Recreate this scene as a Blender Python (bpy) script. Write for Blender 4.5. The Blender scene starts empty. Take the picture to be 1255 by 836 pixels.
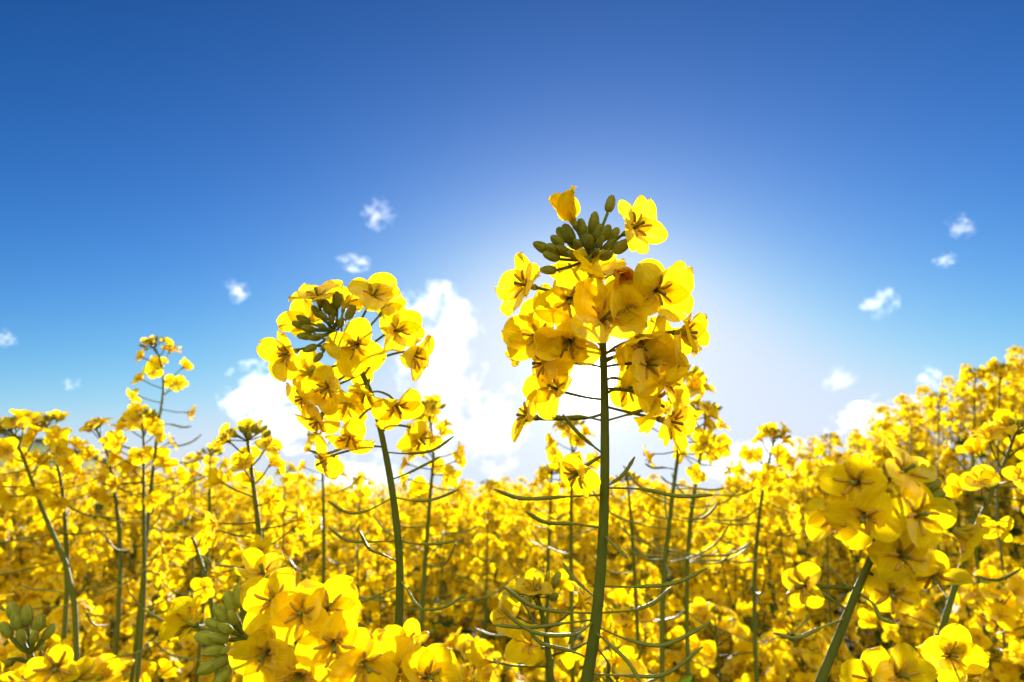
import bpy, math, random
import numpy as np
from mathutils import Vector, Matrix, noise

SC = bpy.context.scene
COL = SC.collection
R_ = math.radians
random.seed(7)

# ------------------------------------------------------------------ camera frame
FPX = 767.0                      # focal length in photo pixels (22 mm on 36 mm, 1255 wide)
CAM_H = 1.30
PITCH = R_(14.0)
C0 = Vector((0, 0, CAM_H))
CF = Vector((0, math.cos(PITCH), math.sin(PITCH)))
CR = Vector((1, 0, 0))
CU = Vector((0, -math.sin(PITCH), math.cos(PITCH)))

def at(px, py, d):
    """world point at depth d along the view axis for a photo pixel"""
    return C0 + d * (CF + CR * ((px - 627.5) / FPX) + CU * ((418 - py) / FPX))

def cdir(r, u, t):
    """direction from right / up / toward-camera components"""
    return (CR * r + CU * u - CF * t).normalized()

SUN_DIR = (at(722, 462, 1.0) - C0).normalized()
SUN_EL = math.asin(SUN_DIR.z)
SUN_AZ = math.atan2(SUN_DIR.x, SUN_DIR.y)

# ------------------------------------------------------------------ tagging
def tag(o, label=None, cat=None, group=None, kind=None):
    if label: o['label'] = label
    if cat: o['category'] = cat
    if group: o['group'] = group
    if kind: o['kind'] = kind
    return o

def empty(name, loc, parent=None):
    o = bpy.data.objects.new(name, None)
    o.empty_display_size = 0.02
    COL.objects.link(o)
    o.location = loc
    if parent: o.parent = parent
    return o

# ------------------------------------------------------------------ mesh builder
class MB:
    def __init__(self):
        self.v = []; self.f = []; self.m = []; self.uv = []; self.n = 0
    def add(self, V, F, mat=0, UV=None):
        V = np.asarray(V, dtype=np.float64).reshape(-1, 3)
        F = np.asarray(F, dtype=np.int64).reshape(-1, 4)
        self.v.append(V); self.f.append(F + self.n); self.n += len(V)
        self.m.append(np.full(len(F), mat, dtype=np.int32))
        self.uv.append(np.zeros((len(V), 2)) if UV is None else np.asarray(UV))
    def merge(self, other, M=None, matmap=None):
        V, F, m, uv = other.arrays()
        if len(V) == 0: return
        if M is not None:
            A = np.array(M)
            V = V @ A[:3, :3].T + A[:3, 3]
        self.v.append(V); self.f.append(F + self.n); self.n += len(V)
        self.m.append(m if matmap is None else np.array([matmap[k] for k in m], dtype=np.int32))
        self.uv.append(uv)
    def arrays(self):
        if not self.v:
            return np.zeros((0, 3)), np.zeros((0, 4), int), np.zeros(0, int), np.zeros((0, 2))
        return np.concatenate(self.v), np.concatenate(self.f), np.concatenate(self.m), np.concatenate(self.uv)
    def mesh(self, name, mats):
        V, F, m, uv = self.arrays()
        me = bpy.data.meshes.new(name)
        # quads; a face whose last index repeats the third is a triangle
        tri = F[:, 3] == F[:, 2]
        tot = np.where(tri, 3, 4)
        start = np.concatenate([[0], np.cumsum(tot)[:-1]]) if len(tot) else np.zeros(0, int)
        keep = np.ones(F.shape, bool); keep[tri, 3] = False
        loops = F[keep]
        me.vertices.add(len(V)); me.vertices.foreach_set('co', V.astype(np.float32).ravel())
        me.loops.add(len(loops)); me.loops.foreach_set('vertex_index', loops.astype(np.int32))
        me.polygons.add(len(F))
        me.polygons.foreach_set('loop_start', start.astype(np.int32))
        me.polygons.foreach_set('loop_total', tot.astype(np.int32))
        for mt in mats: me.materials.append(mt)
        me.polygons.foreach_set('material_index', m.astype(np.int32))
        me.polygons.foreach_set('use_smooth', np.ones(len(F), bool))
        lay = me.uv_layers.new(name='UVMap')
        lay.data.foreach_set('uv', uv[loops].astype(np.float32).ravel())
        me.update(calc_edges=True)
        return me
    def build(self, name, mats, parent=None, loc=None):
        if not isinstance(mats, (list, tuple)): mats = [mats]
        o = bpy.data.objects.new(name, self.mesh(name, mats))
        COL.objects.link(o)
        if parent: o.parent = parent
        if loc is not None: o.location = loc
        return o

def link_mesh(name, me, parent=None):
    o = bpy.data.objects.new(name, me); COL.objects.link(o)
    if parent: o.parent = parent
    return o

def grid_faces(nu, nv):
    F = []
    for i in range(nu):
        for j in range(nv):
            a = i * (nv + 1) + j
            F.append((a, a + 1, a + nv + 2, a + nv + 1))
    return np.array(F)

def tube(mb, pts, rads, n=6, mat=0):
    P = [Vector(p) for p in pts]
    k = len(P)
    if not hasattr(rads, '__len__'): rads = [rads] * k
    T = []
    for i in range(k):
        t = P[min(i + 1, k - 1)] - P[max(i - 1, 0)]
        T.append(t.normalized() if t.length > 1e-9 else Vector((0, 0, 1)))
    ref = Vector((1, 0, 0)) if abs(T[0].x) < .8 else Vector((0, 1, 0))
    nrm = (ref - T[0] * ref.dot(T[0])).normalized()
    V = []; UV = []
    for i in range(k):
        nrm = (nrm - T[i] * nrm.dot(T[i]))
        nrm = nrm.normalized() if nrm.length > 1e-9 else T[i].orthogonal().normalized()
        b = T[i].cross(nrm)
        for j in range(n):
            a = 2 * math.pi * j / n
            V.append(P[i] + (nrm * math.cos(a) + b * math.sin(a)) * rads[i]); UV.append((i / max(1, k - 1), j / n))
    F = []
    for i in range(k - 1):
        for j in range(n):
            j2 = (j + 1) % n
            F.append((i * n + j, i * n + j2, (i + 1) * n + j2, (i + 1) * n + j))
    V.append(P[0]); UV.append((0, 0)); V.append(P[-1] + T[-1] * rads[-1] * .6); UV.append((1, 0))
    c0, c1 = k * n, k * n + 1
    for j in range(n):
        j2 = (j + 1) % n
        F.append((c0, j2, j, j)); F.append((c1, (k - 1) * n + j, (k - 1) * n + j2, (k - 1) * n + j2))
    mb.add([tuple(v) for v in V], F, mat, UV)

def spline(pts, n):
    """Catmull-Rom through pts"""
    P = [Vector(p) for p in pts]
    P = [P[0] * 2 - P[1]] + P + [P[-1] * 2 - P[-2]]
    out = []
    segs = len(P) - 3
    for i in range(n + 1):
        s = i / n * segs
        k = min(int(s), segs - 1); t = s - k
        a, b, c, d = P[k:k + 4]
        out.append(.5 * ((2 * b) + (c - a) * t + (2 * a - 5 * b + 4 * c - d) * t * t + (3 * b - a - 3 * c + d) * t ** 3))
    return out

def ellipsoid(mb, M, rx, ry, rz, nu=8, nv=6, mat=0, taper=0.0):
    V = []; UV = []
    for i in range(nv + 1):
        th = math.pi * i / nv
        z = -math.cos(th); r = math.sin(th) * (1 - taper * z)
        for j in range(nu):
            a = 2 * math.pi * j / nu
            V.append(M @ Vector((rx * r * math.cos(a), ry * r * math.sin(a), rz * z))); UV.append((i / nv, j / nu))
    F = []
    for i in range(nv):
        for j in range(nu):
            j2 = (j + 1) % nu
            F.append((i * nu + j, i * nu + j2, (i + 1) * nu + j2, (i + 1) * nu + j))
    mb.add([tuple(v) for v in V], F, mat, UV)

def frame(axis, origin=(0, 0, 0), roll=0.0):
    z = Vector(axis).normalized()
    ref = Vector((0, 0, 1)) if abs(z.z) < .95 else Vector((0, 1, 0))
    x = (ref - z * ref.dot(z)).normalized()
    y = z.cross(x)
    M = Matrix((x, y, z)).transposed().to_4x4() @ Matrix.Rotation(roll, 4, 'Z')
    M.translation = Vector(origin)
    return M

# ------------------------------------------------------------------ flower pieces
def petal(mb, M, L, W, opening, cup, rng, nu=12, nv=6, mat=0, ruffle=1.0, curl=0.0):
    """obovate petal with a claw: base at origin, flower axis +Z, opens toward +X"""
    u0 = .26
    us = [1 - (1 - i / nu) ** 1.35 if nu > 5 else i / nu for i in range(nu + 1)]
    th0 = R_(8); th1 = R_(opening)
    ph = [rng.uniform(0, 6.28) for _ in range(5)]
    k1 = rng.uniform(2.2, 4.2); skew = rng.uniform(-.12, .12)
    notch = rng.uniform(.0, .05)
    x = z = 0.0; pu = 0
    V = []; UV = []
    for u in us:
        um = (u + pu) / 2
        s = min(1, max(0, (um - .16) / .34)); s = s * s * (3 - 2 * s)
        th = th0 + (th1 - th0) * s + R_(curl) * max(0, um - .5) * 2
        x += math.sin(th) * (u - pu) * L; z += math.cos(th) * (u - pu) * L
        pu = u
        t = max(0, (u - u0 * .6) / (1 - u0 * .6))
        tt = t ** .82
        w = W / 2 * max(0, 1 - abs(2 * tt - 1.08) ** 2.3 / (1.08 ** 2.3 if tt < .54 else .92 ** 2.3)) ** .55
        w = max(w, W * .055 if u < .999 else W * .02)
        nx, nz = -math.cos(th), math.sin(th)      # inner (upper) side normal
        for j in range(nv + 1):
            v = 2 * j / nv - 1
            y = v * w + skew * W * t * t
            h = cup * abs(v) ** 2 * w - (.10 * (1 - abs(v))) * w * cup
            h += -.05 * W * math.exp(-(v / .22) ** 2) * min(1, t * 2) * ruffle * .6
            if nu > 8:
                q = noise.noise(Vector((u * 3.1 + ph[3] * 9, v * 1.6, ph[4]))); q2 = noise.noise(Vector((u * 7 + ph[4] * 9, v * 4.2, ph[3])))
                h += ruffle * L * t * (.060 * q + .020 * q2)
            h += ruffle * L * t * t * (.028 * math.sin(k1 * v + ph[0]) + .018 * math.sin(2.3 * k1 * v + ph[1] + 3 * u) + .02 * math.sin(4 * u + ph[2]) * v)
            back = notch * L * math.exp(-(v / .3) ** 2) * max(0, t - .7) / .3 - .0 * abs(v)
            sx = x - math.sin(th) * back; sz = z - math.cos(th) * back
            V.append(M @ Vector((sx + nx * h, y, sz + nz * h))); UV.append((u, j / nv))
    mb.add([tuple(a) for a in V], grid_faces(nu, nv), mat, UV)

def petal_angles(rng, jit=.12):
    return [R_(a) + rng.uniform(-jit, jit) for a in (52, 128, 232, 308)]

def stamen(mb, M, ang, hgt, spread, rng, mat_f=0, mat_a=1, n=5):
    d = Vector((math.cos(ang), math.sin(ang), 0))
    p0 = d * .0006; p1 = d * (.0006 + spread * .4) + Vector((0, 0, hgt * .6)); p2 = d * (.0006 + spread) + Vector((0, 0, hgt))
    tube(mb, [M @ p for p in spline([p0, p1, p2], 4)], .00022, n, mat_f)
    ax = (p2 - p1).normalized() + d * .8
    s = Vector((-d.y, d.x, 0)) * rng.uniform(-.5, .5)
    q = [p2 - ax * .0006, p2 + ax * .0003 + d * .0002, p2 + ax * .0009 + d * .0009 + s * .0006, p2 + ax * .0006 + d * .0016 + s * .0014]
    tube(mb, [M @ p for p in spline(q, 5)], [.00026, .00042, .00046, .00042, .00036, .00024], 6, mat_a)

# ------------------------------------------------------------------ materials
def new_mat(name):
    m = bpy.data.materials.new(name); m.use_nodes = True
    nt = m.node_tree
    for n in list(nt.nodes): nt.nodes.remove(n)
    out = nt.nodes.new('ShaderNodeOutputMaterial')
    return m, nt, out

def N(nt, t, **kw):
    n = nt.nodes.new(t)
    for k, v in kw.items():
        if k.startswith('_'):
            setattr(n, k[1:], v)
        else:
            n.inputs[k].default_value = v
    return n

def ramp(nt, stops):
    r = nt.nodes.new('ShaderNodeValToRGB')
    el = r.color_ramp.elements
    while len(el) < len(stops): el.new(.5)
    for e, (p, c) in zip(el, stops):
        e.position = p; e.color = (*c, 1)
    return r

def leafy(name, stops, trans_tint, trans, rough, scale, vein=0.0, gloss=.25, clear=0.0):
    """thin plant tissue: reflects, lets light through, slight sheen"""
    m, nt, out = new_mat(name)
    L = nt.links.new
    geo = N(nt, 'ShaderNodeNewGeometry'); oi = N(nt, 'ShaderNodeObjectInfo')
    tc = N(nt, 'ShaderNodeTexCoord')
    no = N(nt, 'ShaderNodeTexNoise', Scale=scale, Detail=4.0, Roughness=.6)
    L(tc.outputs['Object'], no.inputs['Vector'])
    ri = N(nt, 'ShaderNodeMath', _operation='MULTIPLY_ADD'); ri.inputs[1].default_value = .45
    L(geo.outputs['Random Per Island'], ri.inputs[0])
    nm = N(nt, 'ShaderNodeMath', _operation='MULTIPLY'); nm.inputs[1].default_value = .6
    L(no.outputs['Fac'], nm.inputs[0]); L(nm.outputs[0], ri.inputs[2])
    rp = ramp(nt, stops); L(ri.outputs[0], rp.inputs['Fac'])
    col = rp.outputs['Color']
    mpg = N(nt, 'ShaderNodeMapping'); mpg.inputs['Scale'].default_value = (1, 1, .22) if 'stem' in name else (1, 1, 1)
    L(tc.outputs['Object'], mpg.inputs['Vector']); L(mpg.outputs[0], no.inputs['Vector'])
    bump = N(nt, 'ShaderNodeBump', Strength=.5, Distance=.0007)
    if vein:
        sep = N(nt, 'ShaderNodeSeparateXYZ'); L(tc.outputs['UV'], sep.inputs[0])
        # veins fan out from the claw: stripes across v, broken by noise along u
        cv = N(nt, 'ShaderNodeCombineXYZ')
        a = N(nt, 'ShaderNodeMath', _operation='MULTIPLY'); a.inputs[1].default_value = 38
        b = N(nt, 'ShaderNodeMath', _operation='MULTIPLY'); b.inputs[1].default_value = 2.2
        L(sep.outputs['Y'], a.inputs[0]); L(sep.outputs['X'], b.inputs[0])
        L(a.outputs[0], cv.inputs[0]); L(b.outputs[0], cv.inputs[1])
        ri2 = N(nt, 'ShaderNodeMath', _operation='MULTIPLY'); ri2.inputs[1].default_value = 40
        L(geo.outputs['Random Per Island'], ri2.inputs[0]); L(ri2.outputs[0], cv.inputs[2])
        vn = N(nt, 'ShaderNodeTexNoise', Scale=1.0, Detail=3.0, Roughness=.55)
        L(cv.outputs[0], vn.inputs['Vector'])
        vr = ramp(nt, [(.38, (1 - vein,) * 3), (.62, (1, 1, 1))]); L(vn.outputs['Fac'], vr.inputs['Fac'])
        mx = N(nt, 'ShaderNodeMixRGB', _blend_type='MULTIPLY', Fac=1.0)
        L(col, mx.inputs[1]); L(vr.outputs['Color'], mx.inputs[2]); col = mx.outputs[0]
        # deeper hue in the claw
        cl = ramp(nt, [(.05, (.86, .76, .5)), (.42, (1, 1, 1))]); L(sep.outputs['X'], cl.inputs['Fac'])
        m2 = N(nt, 'ShaderNodeMixRGB', _blend_type='MULTIPLY', Fac=1.0)
        L(col, m2.inputs[1]); L(cl.outputs['Color'], m2.inputs[2]); col = m2.outputs[0]
        L(vn.outputs['Fac'], bump.inputs['Height'])
    else:
        L(no.outputs['Fac'], bump.inputs['Height'])
    tr = N(nt, 'ShaderNodeMixRGB', _blend_type='MULTIPLY', Fac=1.0); tr.inputs[2].default_value = (*trans_tint, 1)
    L(col, tr.inputs[1])
    d = N(nt, 'ShaderNodeBsdfDiffuse'); L(col, d.inputs['Color']); L(bump.outputs[0], d.inputs['Normal'])
    t = N(nt, 'ShaderNodeBsdfTranslucent'); L(tr.outputs[0], t.inputs['Color']); L(bump.outputs[0], t.inputs['Normal'])
    mix = N(nt, 'ShaderNodeMixShader', Fac=trans); L(d.outputs[0], mix.inputs[1]); L(t.outputs[0], mix.inputs[2])
    g = N(nt, 'ShaderNodeBsdfGlossy', Roughness=rough); g.inputs['Color'].default_value = (1, 1, 1, 1)
    L(bump.outputs[0], g.inputs['Normal'])
    fr = N(nt, 'ShaderNodeFresnel', IOR=1.38)
    fm = N(nt, 'ShaderNodeMath', _operation='MULTIPLY'); fm.inputs[1].default_value = gloss
    L(fr.outputs[0], fm.inputs[0])
    m2 = N(nt, 'ShaderNodeMixShader'); L(fm.outputs[0], m2.inputs['Fac']); L(mix.outputs[0], m2.inputs[1]); L(g.outputs[0], m2.inputs[2])
    res = m2
    if clear:
        # thin tissue also lets a little light straight through
        tp = N(nt, 'ShaderNodeBsdfTransparent'); tp.inputs['Color'].default_value = (1, .78, .12, 1)
        res = N(nt, 'ShaderNodeMixShader', Fac=clear); L(m2.outputs[0], res.inputs[1]); L(tp.outputs[0], res.inputs[2])
    L(res.outputs[0], out.inputs['Surface'])
    return m

PETAL = leafy('petal_yellow', [(.15, (.92, .64, .002)), (.5, (.95, .71, .003)), (.9, (.97, .77, .008))], (1.0, .96, .9), .67, .5, 260, vein=.12, gloss=.035, clear=.04)
FADED = leafy('petal_orange', [(.2, (.78, .34, .004)), (.8, (.85, .44, .006))], (1, 1, .9), .5, .5, 260, vein=.15, gloss=.1)
STEM = leafy('stem_green', [(.2, (.085, .105, .012)), (.55, (.12, .14, .016)), (.9, (.17, .165, .025))], (1.1, 1, .5), .22, .45, 420, gloss=.18)
POD = leafy('pod_green', [(.2, (.15, .17, .02)), (.6, (.20, .21, .028)), (.9, (.20, .16, .035))], (1, 1, .5), .3, .4, 500, gloss=.25)
BUD = leafy('bud_green', [(.2, (.22, .22, .022)), (.5, (.32, .31, .03)), (.85, (.52, .42, .03))], (1, 1, .5), .50, .45, 600, gloss=.15)
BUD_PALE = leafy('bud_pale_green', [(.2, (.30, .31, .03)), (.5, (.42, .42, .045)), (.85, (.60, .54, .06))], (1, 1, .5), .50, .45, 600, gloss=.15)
SEPAL = leafy('sepal_green', [(.2, (.34, .32, .02)), (.8, (.55, .45, .02))], (1, 1, .6), .45, .4, 500, gloss=.12)
ANTHER = leafy('anther_brown', [(.2, (.46, .25, .015)), (.8, (.62, .36, .02))], (1, 1, .6), .35, .5, 900, gloss=.3)
FILAMENT = leafy('filament', [(.2, (.75, .55, .02)), (.8, (.85, .65, .03))], (1, 1, .6), .55, .5, 500, gloss=.3)
LEAF = leafy('leaf_green', [(.15, (.045, .080, .014)), (.5, (.065, .11, .018)), (.9, (.09, .13, .024))], (1.5, 1.6, .4), .45, .6, 60, gloss=.04)

# ------------------------------------------------------------------ terrain
def smooth(a, b, x):
    t = min(1, max(0, (x - a) / (b - a))); return t * t * (3 - 2 * t)

def ground_z(x, y):
    r = math.hypot(x, y)
    z = 0.0
    if x > .9: z += .55 * smooth(.95, 2.1, x) * (1 - .85 * smooth(2.6, 4.4, y))
    if x < -.7: z += .05 * (1 - math.exp(-(-x - .7) / 1.0)) + .17 * smooth(-1.05, -1.75, x) * (1 - smooth(1.9, 3.2, y))
    z += .13 * smooth(.6, 3.0, y)
    if r > 5.5: z -= 16 * (1 - math.exp(-((r - 5.5) / 90)))
    z += .03 * noise.noise(Vector((x * .7, y * .7, 3)))
    if r > 40: z += 1.5 * noise.noise(Vector((x * .01, y * .01, 8)))
    return z

def build_ground():
    mb = MB()
    rs = [0, .3, .6, 1, 1.5, 2, 2.6, 3.3, 4, 5, 6, 7.5, 9, 12, 16, 22, 30, 45, 70, 110, 180, 300, 600, 1200, 2500, 5000, 9000]
    na = 96
    V = []
    for r in rs:
        for j in range(na):
            a = 2 * math.pi * j / na
            x, y = r * math.sin(a), r * math.cos(a)
            V.append((x, y, ground_z(x, y)))
    F = []
    for i in range(len(rs) - 1):
        for j in range(na):
            j2 = (j + 1) % na
            F.append((i * na + j, (i + 1) * na + j, (i + 1) * na + j2, i * na + j2))
    mb.add(V, F)
    m, nt, out = new_mat('soil')
    L = nt.links.new
    tc = N(nt, 'ShaderNodeTexCoord')
    n1 = N(nt, 'ShaderNodeTexNoise', Scale=9.0, Detail=8.0, Roughness=.65); L(tc.outputs['Object'], n1.inputs['Vector'])
    rp = ramp(nt, [(.3, (.030, .022, .012)), (.5, (.060, .045, .026)), (.62, (.05, .065, .022)), (.75, (.085, .065, .042))]); L(n1.outputs['Fac'], rp.inputs['Fac'])
    # far away the valley floor is pasture
    vl = N(nt, 'ShaderNodeVectorMath', _operation='LENGTH'); L(tc.outputs['Object'], vl.inputs[0])
    mr = N(nt, 'ShaderNodeMapRange'); mr.inputs['From Min'].default_value = 12; mr.inputs['From Max'].default_value = 30
    L(vl.outputs['Value'], mr.inputs['Value'])
    n2 = N(nt, 'ShaderNodeTexNoise', Scale=.02, Detail=5.0); L(tc.outputs['Object'], n2.inputs['Vector'])
    rg = ramp(nt, [(.35, (.07, .11, .03)), (.65, (.17, .18, .05))]); L(n2.outputs['Fac'], rg.inputs['Fac'])
    mx = N(nt, 'ShaderNodeMixRGB'); L(mr.outputs[0], mx.inputs[0]); L(rp.outputs[0], mx.inputs[1]); L(rg.outputs[0], mx.inputs[2])
    bp = N(nt, 'ShaderNodeBump', Strength=.8, Distance=.03); L(n1.outputs['Fac'], bp.inputs['Height'])
    bs = N(nt, 'ShaderNodeBsdfPrincipled', Roughness=.95); bs.inputs['Specular IOR Level'].default_value = .05; L(mx.outputs[0], bs.inputs['Base Color']); L(bp.outputs[0], bs.inputs['Normal'])
    L(bs.outputs[0], out.inputs['Surface'])
    tag(mb.build('ground', m), kind='structure')

def build_hill():
    mb = MB()
    # the crest falls from the left toward the middle of the view
    crest = [(-420, 505), (-200, 512), (0, 535), (60, 548), (110, 562), (160, 578), (220, 597), (290, 602), (360, 603), (430, 609), (520, 625), (640, 660)]
    D = 420.0
    na, nr = 110, 14
    def cz(px):
        for (a, b), (c, d) in zip(crest, crest[1:]):
            if a <= px <= c:
                t = (px - a) / (c - a); return b + (d - b) * t
        return crest[-1][1]
    V = []; tops = []
    for i in range(na + 1):
        px = -420 + 1060 * i / na
        top = at(px, cz(px), D)
        top.z += 1.2 * noise.noise(Vector((px * .02, 1, 1)))
        tops.append(top)
        out = Vector((top.x, top.y, 0)).normalized()
        for j in range(nr + 1):
            s = j / nr
            off = (s - .6) * 420
            prof = math.exp(-((s - .6) / (.26 if s < .6 else .3)) ** 2)
            z = -20 + (top.z + 20) * prof
            p = Vector((top.x, top.y, 0)) + out * off
            V.append((p.x, p.y, z + .8 * noise.noise(Vector((p.x * .02, p.y * .02, 5)))))
    F = []
    for i in range(na):
        for j in range(nr):
            a = i * (nr + 1) + j
            F.append((a, a + nr + 1, a + nr + 2, a + 1))
    mb.add(V, F)
    m, nt, out = new_mat('hill_fields')
    L = nt.links.new
    tc = N(nt, 'ShaderNodeTexCoord')
    vo = N(nt, 'ShaderNodeTexVoronoi', Scale=.011); L(tc.outputs['Object'], vo.inputs['Vector'])
    rp = ramp(nt, [(.2, (.36, .40, .14)), (.5, (.46, .48, .18)), (.8, (.52, .48, .18))])
    sp = N(nt, 'ShaderNodeSeparateColor'); L(vo.outputs['Color'], sp.inputs[0]); L(sp.outputs[0], rp.inputs['Fac'])
    n1 = N(nt, 'ShaderNodeTexNoise', Scale=.3, Detail=6.0); L(tc.outputs['Object'], n1.inputs['Vector'])
    mx = N(nt, 'ShaderNodeMixRGB', _blend_type='MULTIPLY', Fac=.5); L(rp.outputs[0], mx.inputs[1]); L(n1.outputs['Fac'], mx.inputs[2])
    bs = N(nt, 'ShaderNodeBsdfPrincipled', Roughness=1.0); L(mx.outputs[0], bs.inputs['Base Color'])
    L(bs.outputs[0], out.inputs['Surface'])
    tag(mb.build('hills', m), kind='structure')
    # woods along the crest and in the hedges: a far mass of crowns
    w = MB()
    rng = random.Random(5)
    for i in range(na):
        px = -420 + 1060 * i / na
        if px > 235 and rng.random() < .7: continue
        for k in range(3):
            t = rng.random()
            p = tops[i].lerp(tops[i + 1], t)
            out = Vector((p.x, p.y, 0)).normalized()
            hgt = rng.uniform(2.0, 4.2)
            p = p + out * rng.uniform(-14, -2)
            for q in range(7):
                c = p + Vector((rng.uniform(-2.6, 2.6), rng.uniform(-2, 2), hgt * rng.uniform(.25, .75)))
                ellipsoid(w, Matrix.Translation(c) @ Matrix.Rotation(rng.random() * 3, 4, 'Z'), hgt * rng.uniform(.18, .34), hgt * rng.uniform(.18, .34), hgt * rng.uniform(.15, .3), 7, 5)
            tube(w, [p - Vector((0, 0, 1.5)), p + Vector((0, 0, hgt * .5))], [.4, .2], 5)
    o = w.build('distant_woods', leafy('woods_green', [(.15, (.07, .10, .04)), (.5, (.10, .14, .05)), (.9, (.14, .17, .06))], (1.2, 1.2, .8), .4, .8, .5, gloss=.05))
    tag(o, 'dark line of trees along the crest of the far hill', 'woods', kind='stuff')

build_ground()
build_hill()

# ------------------------------------------------------------------ detailed flower as a part of a plant
HERO_GROUP = 'rapeseed plants standing out of the crop'
FIELD_GROUP = 'flowering rapeseed plants of the field'

def hero_flower(plant, root, origin, axis, roll, scale, opening, base, rng, droop=0, mat=None):
    """flower > petal x4, stamen x6, pistil, calyx; own mesh = pedicel and receptacle"""
    mat = mat or PETAL
    o0 = Vector(origin)
    fb = MB()
    ax = Vector(axis).normalized()
    back = o0 - ax * .0035 * scale
    mid = (Vector(base) * .45 + back * .55) - ax * (back - Vector(base)).length * .22
    tube(fb, [p - root for p in spline([Vector(base), mid, back, o0], 9)], [.00042] * 4 + [.0005] * 4 + [.0008, .0011], 7)
    fl = fb.build('flower', STEM, plant)
    M = frame(ax, o0 - root, roll)
    L, W = .0142 * scale, .0108 * scale
    closed = opening < 40
    for a in petal_angles(rng):
        pb = MB()
        Mp = M @ Matrix.Rotation(a, 4, 'Z') @ Matrix.Translation((.0007, 0, 0)) @ Matrix.Rotation(rng.uniform(-.25, .25), 4, 'Z')
        op = opening + rng.uniform(-12, 14) + droop * rng.uniform(0, 1)
        petal(pb, Mp, L * rng.uniform(.92, 1.08), W * rng.uniform(.9, 1.08), op,
              (rng.uniform(.5, .9) if closed else rng.uniform(-.25, .50)), rng, 16, 10, 0, ruffle=rng.uniform(1.0, 2.3), curl=(10 if closed else rng.uniform(-25, 55)))
        pb.build('petal', mat, fl)
    if not closed:
        for k in range(6):
            sb = MB()
            stamen(sb, M, k * math.pi / 3 + rng.uniform(-.2, .2), scale * rng.uniform(.0042, .0058), scale * rng.uniform(.0010, .0024), rng)
            sb.build('stamen', [FILAMENT, ANTHER], fl)
        pb = MB()
        tube(pb, [M @ Vector((0, 0, z * scale)) for z in (0, .003, .006, .0078)], [.0006, .00055, .0004, .0006], 7)
        pb.build('pistil', POD, fl)
    cb = MB()
    for k in range(4):
        Ms = M @ Matrix.Rotation(k * math.pi / 2 + .1, 4, 'Z') @ Matrix.Translation((.0008, 0, -.0006))
        petal(cb, Ms, .0068 * scale, .0022 * scale, 12 if closed else rng.uniform(28, 55), .5, rng, 6, 2, 0, ruffle=.3)
    cb.build('calyx', SEPAL, fl)
    return fl

def bud_at(plant, root, origin, axis, size, base, mat=None):
    b = MB()
    o0 = Vector(origin); ax = Vector(axis).normalized()
    tail = o0 - ax * size
    mid = (Vector(base) + tail) * .5 - ax * .001
    tube(b, [p - root for p in spline([Vector(base), mid, tail], 5)], .00048, 6)
    M = frame(ax, o0 - root, random.random() * 6)
    ellipsoid(b, M, size * .55, size * .51, size, 10, 8, 1, taper=.18)
    # sepal seams: two slim ridges
    for k in range(4):
        a = k * math.pi / 2
        pts = [M @ Vector((math.cos(a) * size * .53 * math.sin(t), math.sin(a) * size * .49 * math.sin(t), -math.cos(t) * size)) for t in (.5, 1.1, 1.7, 2.3, 2.9)]
        tube(b, pts, .00016, 4, 1)
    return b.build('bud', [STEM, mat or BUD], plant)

def pod_curve(plant, root, pts, r=.00095, name='seed_pod'):
    """pts: pedicel base, ..., tip (world)"""
    b = MB()
    P = spline(pts, 30)
    n = len(P)
    rads = []
    for i in range(n):
        t = i / (n - 1)
        if t < .28: q = .55
        elif t < .9: q = .55 + .5 * min(1, (t - .28) / .12) + .12 * math.sin(t * 75)
        else: q = 1.0 - (t - .9) / .1 * .55
        rads.append(r * q)
    tube(b, [p - root for p in P], rads, 7)
    return b.build(name, POD, plant)

def stem_part(plant, root, P, r0, r1, name='stem'):
    b = MB()
    k = len(P)
    L = [0.0]
    for a, c in zip(P, P[1:]): L.append(L[-1] + (c - a).length)
    v0 = L[16]
    wob = [1 + .07 * noise.noise(Vector((L[i] * 260, r0 * 9000, 2))) + .05 * noise.noise(Vector((L[i] * 900, r0 * 9000, 7))) for i in range(k)]
    tube(b, [p - root for p in P], [wob[i] * r0 * (1 + .8 * (1 - L[i] / v0)) if i < 16 else wob[i] * (r0 + (r1 - r0) * ((L[i] - v0) / (L[-1] - v0))) for i in range(k)], 12)
    o = b.build(name, STEM, plant)
    return P

def leaf_blade(mb, base, direction, up, L, W, rng, mat=0, nu=8, nv=4):
    d = Vector(direction).normalized(); s = d.cross(Vector(up)).normalized(); u = s.cross(d)
    V = []; UV = []
    k = rng.uniform(.3, 1.0)
    for i in range(nu + 1):
        t = i / nu
        w = W / 2 * (math.sin(math.pi * min(1, t * .93 + .07)) ** .7) * (1 + .14 * math.sin(t * 17 + k * 9))
        drop = -k * .5 * L * t * t
        for j in range(nv + 1):
            v = 2 * j / nv - 1
            p = Vector(base) + d * (L * t * (1 - .15 * k * t)) + s * (v * w) + u * (drop + .25 * w * abs(v) + .006 * math.sin(8 * t + 3 * v))
            V.append(tuple(p)); UV.append((t, j / nv))
    mb.add(V, grid_faces(nu, nv), mat, UV)

def stem_path(vis, dx, dy, n):
    """from the ground up to the first seen point, then along the seen points"""
    p = vis[0]
    x, y = p.x + dx, p.y + dy
    g = Vector((x, y, ground_z(x, y) - .01))
    t1 = (vis[1] - vis[0]).normalized() * (p - g).length * .35
    t0 = Vector((0, 0, 1)) * (p - g).length * .6
    low = []
    for i in range(16):
        t = i / 16
        h00 = 2*t**3 - 3*t**2 + 1; h10 = t**3 - 2*t**2 + t; h01 = -2*t**3 + 3*t**2; h11 = t**3 - t**2
        low.append(g * h00 + t0 * h10 + p * h01 + t1 * h11)
    return low + spline(vis, n)

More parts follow.
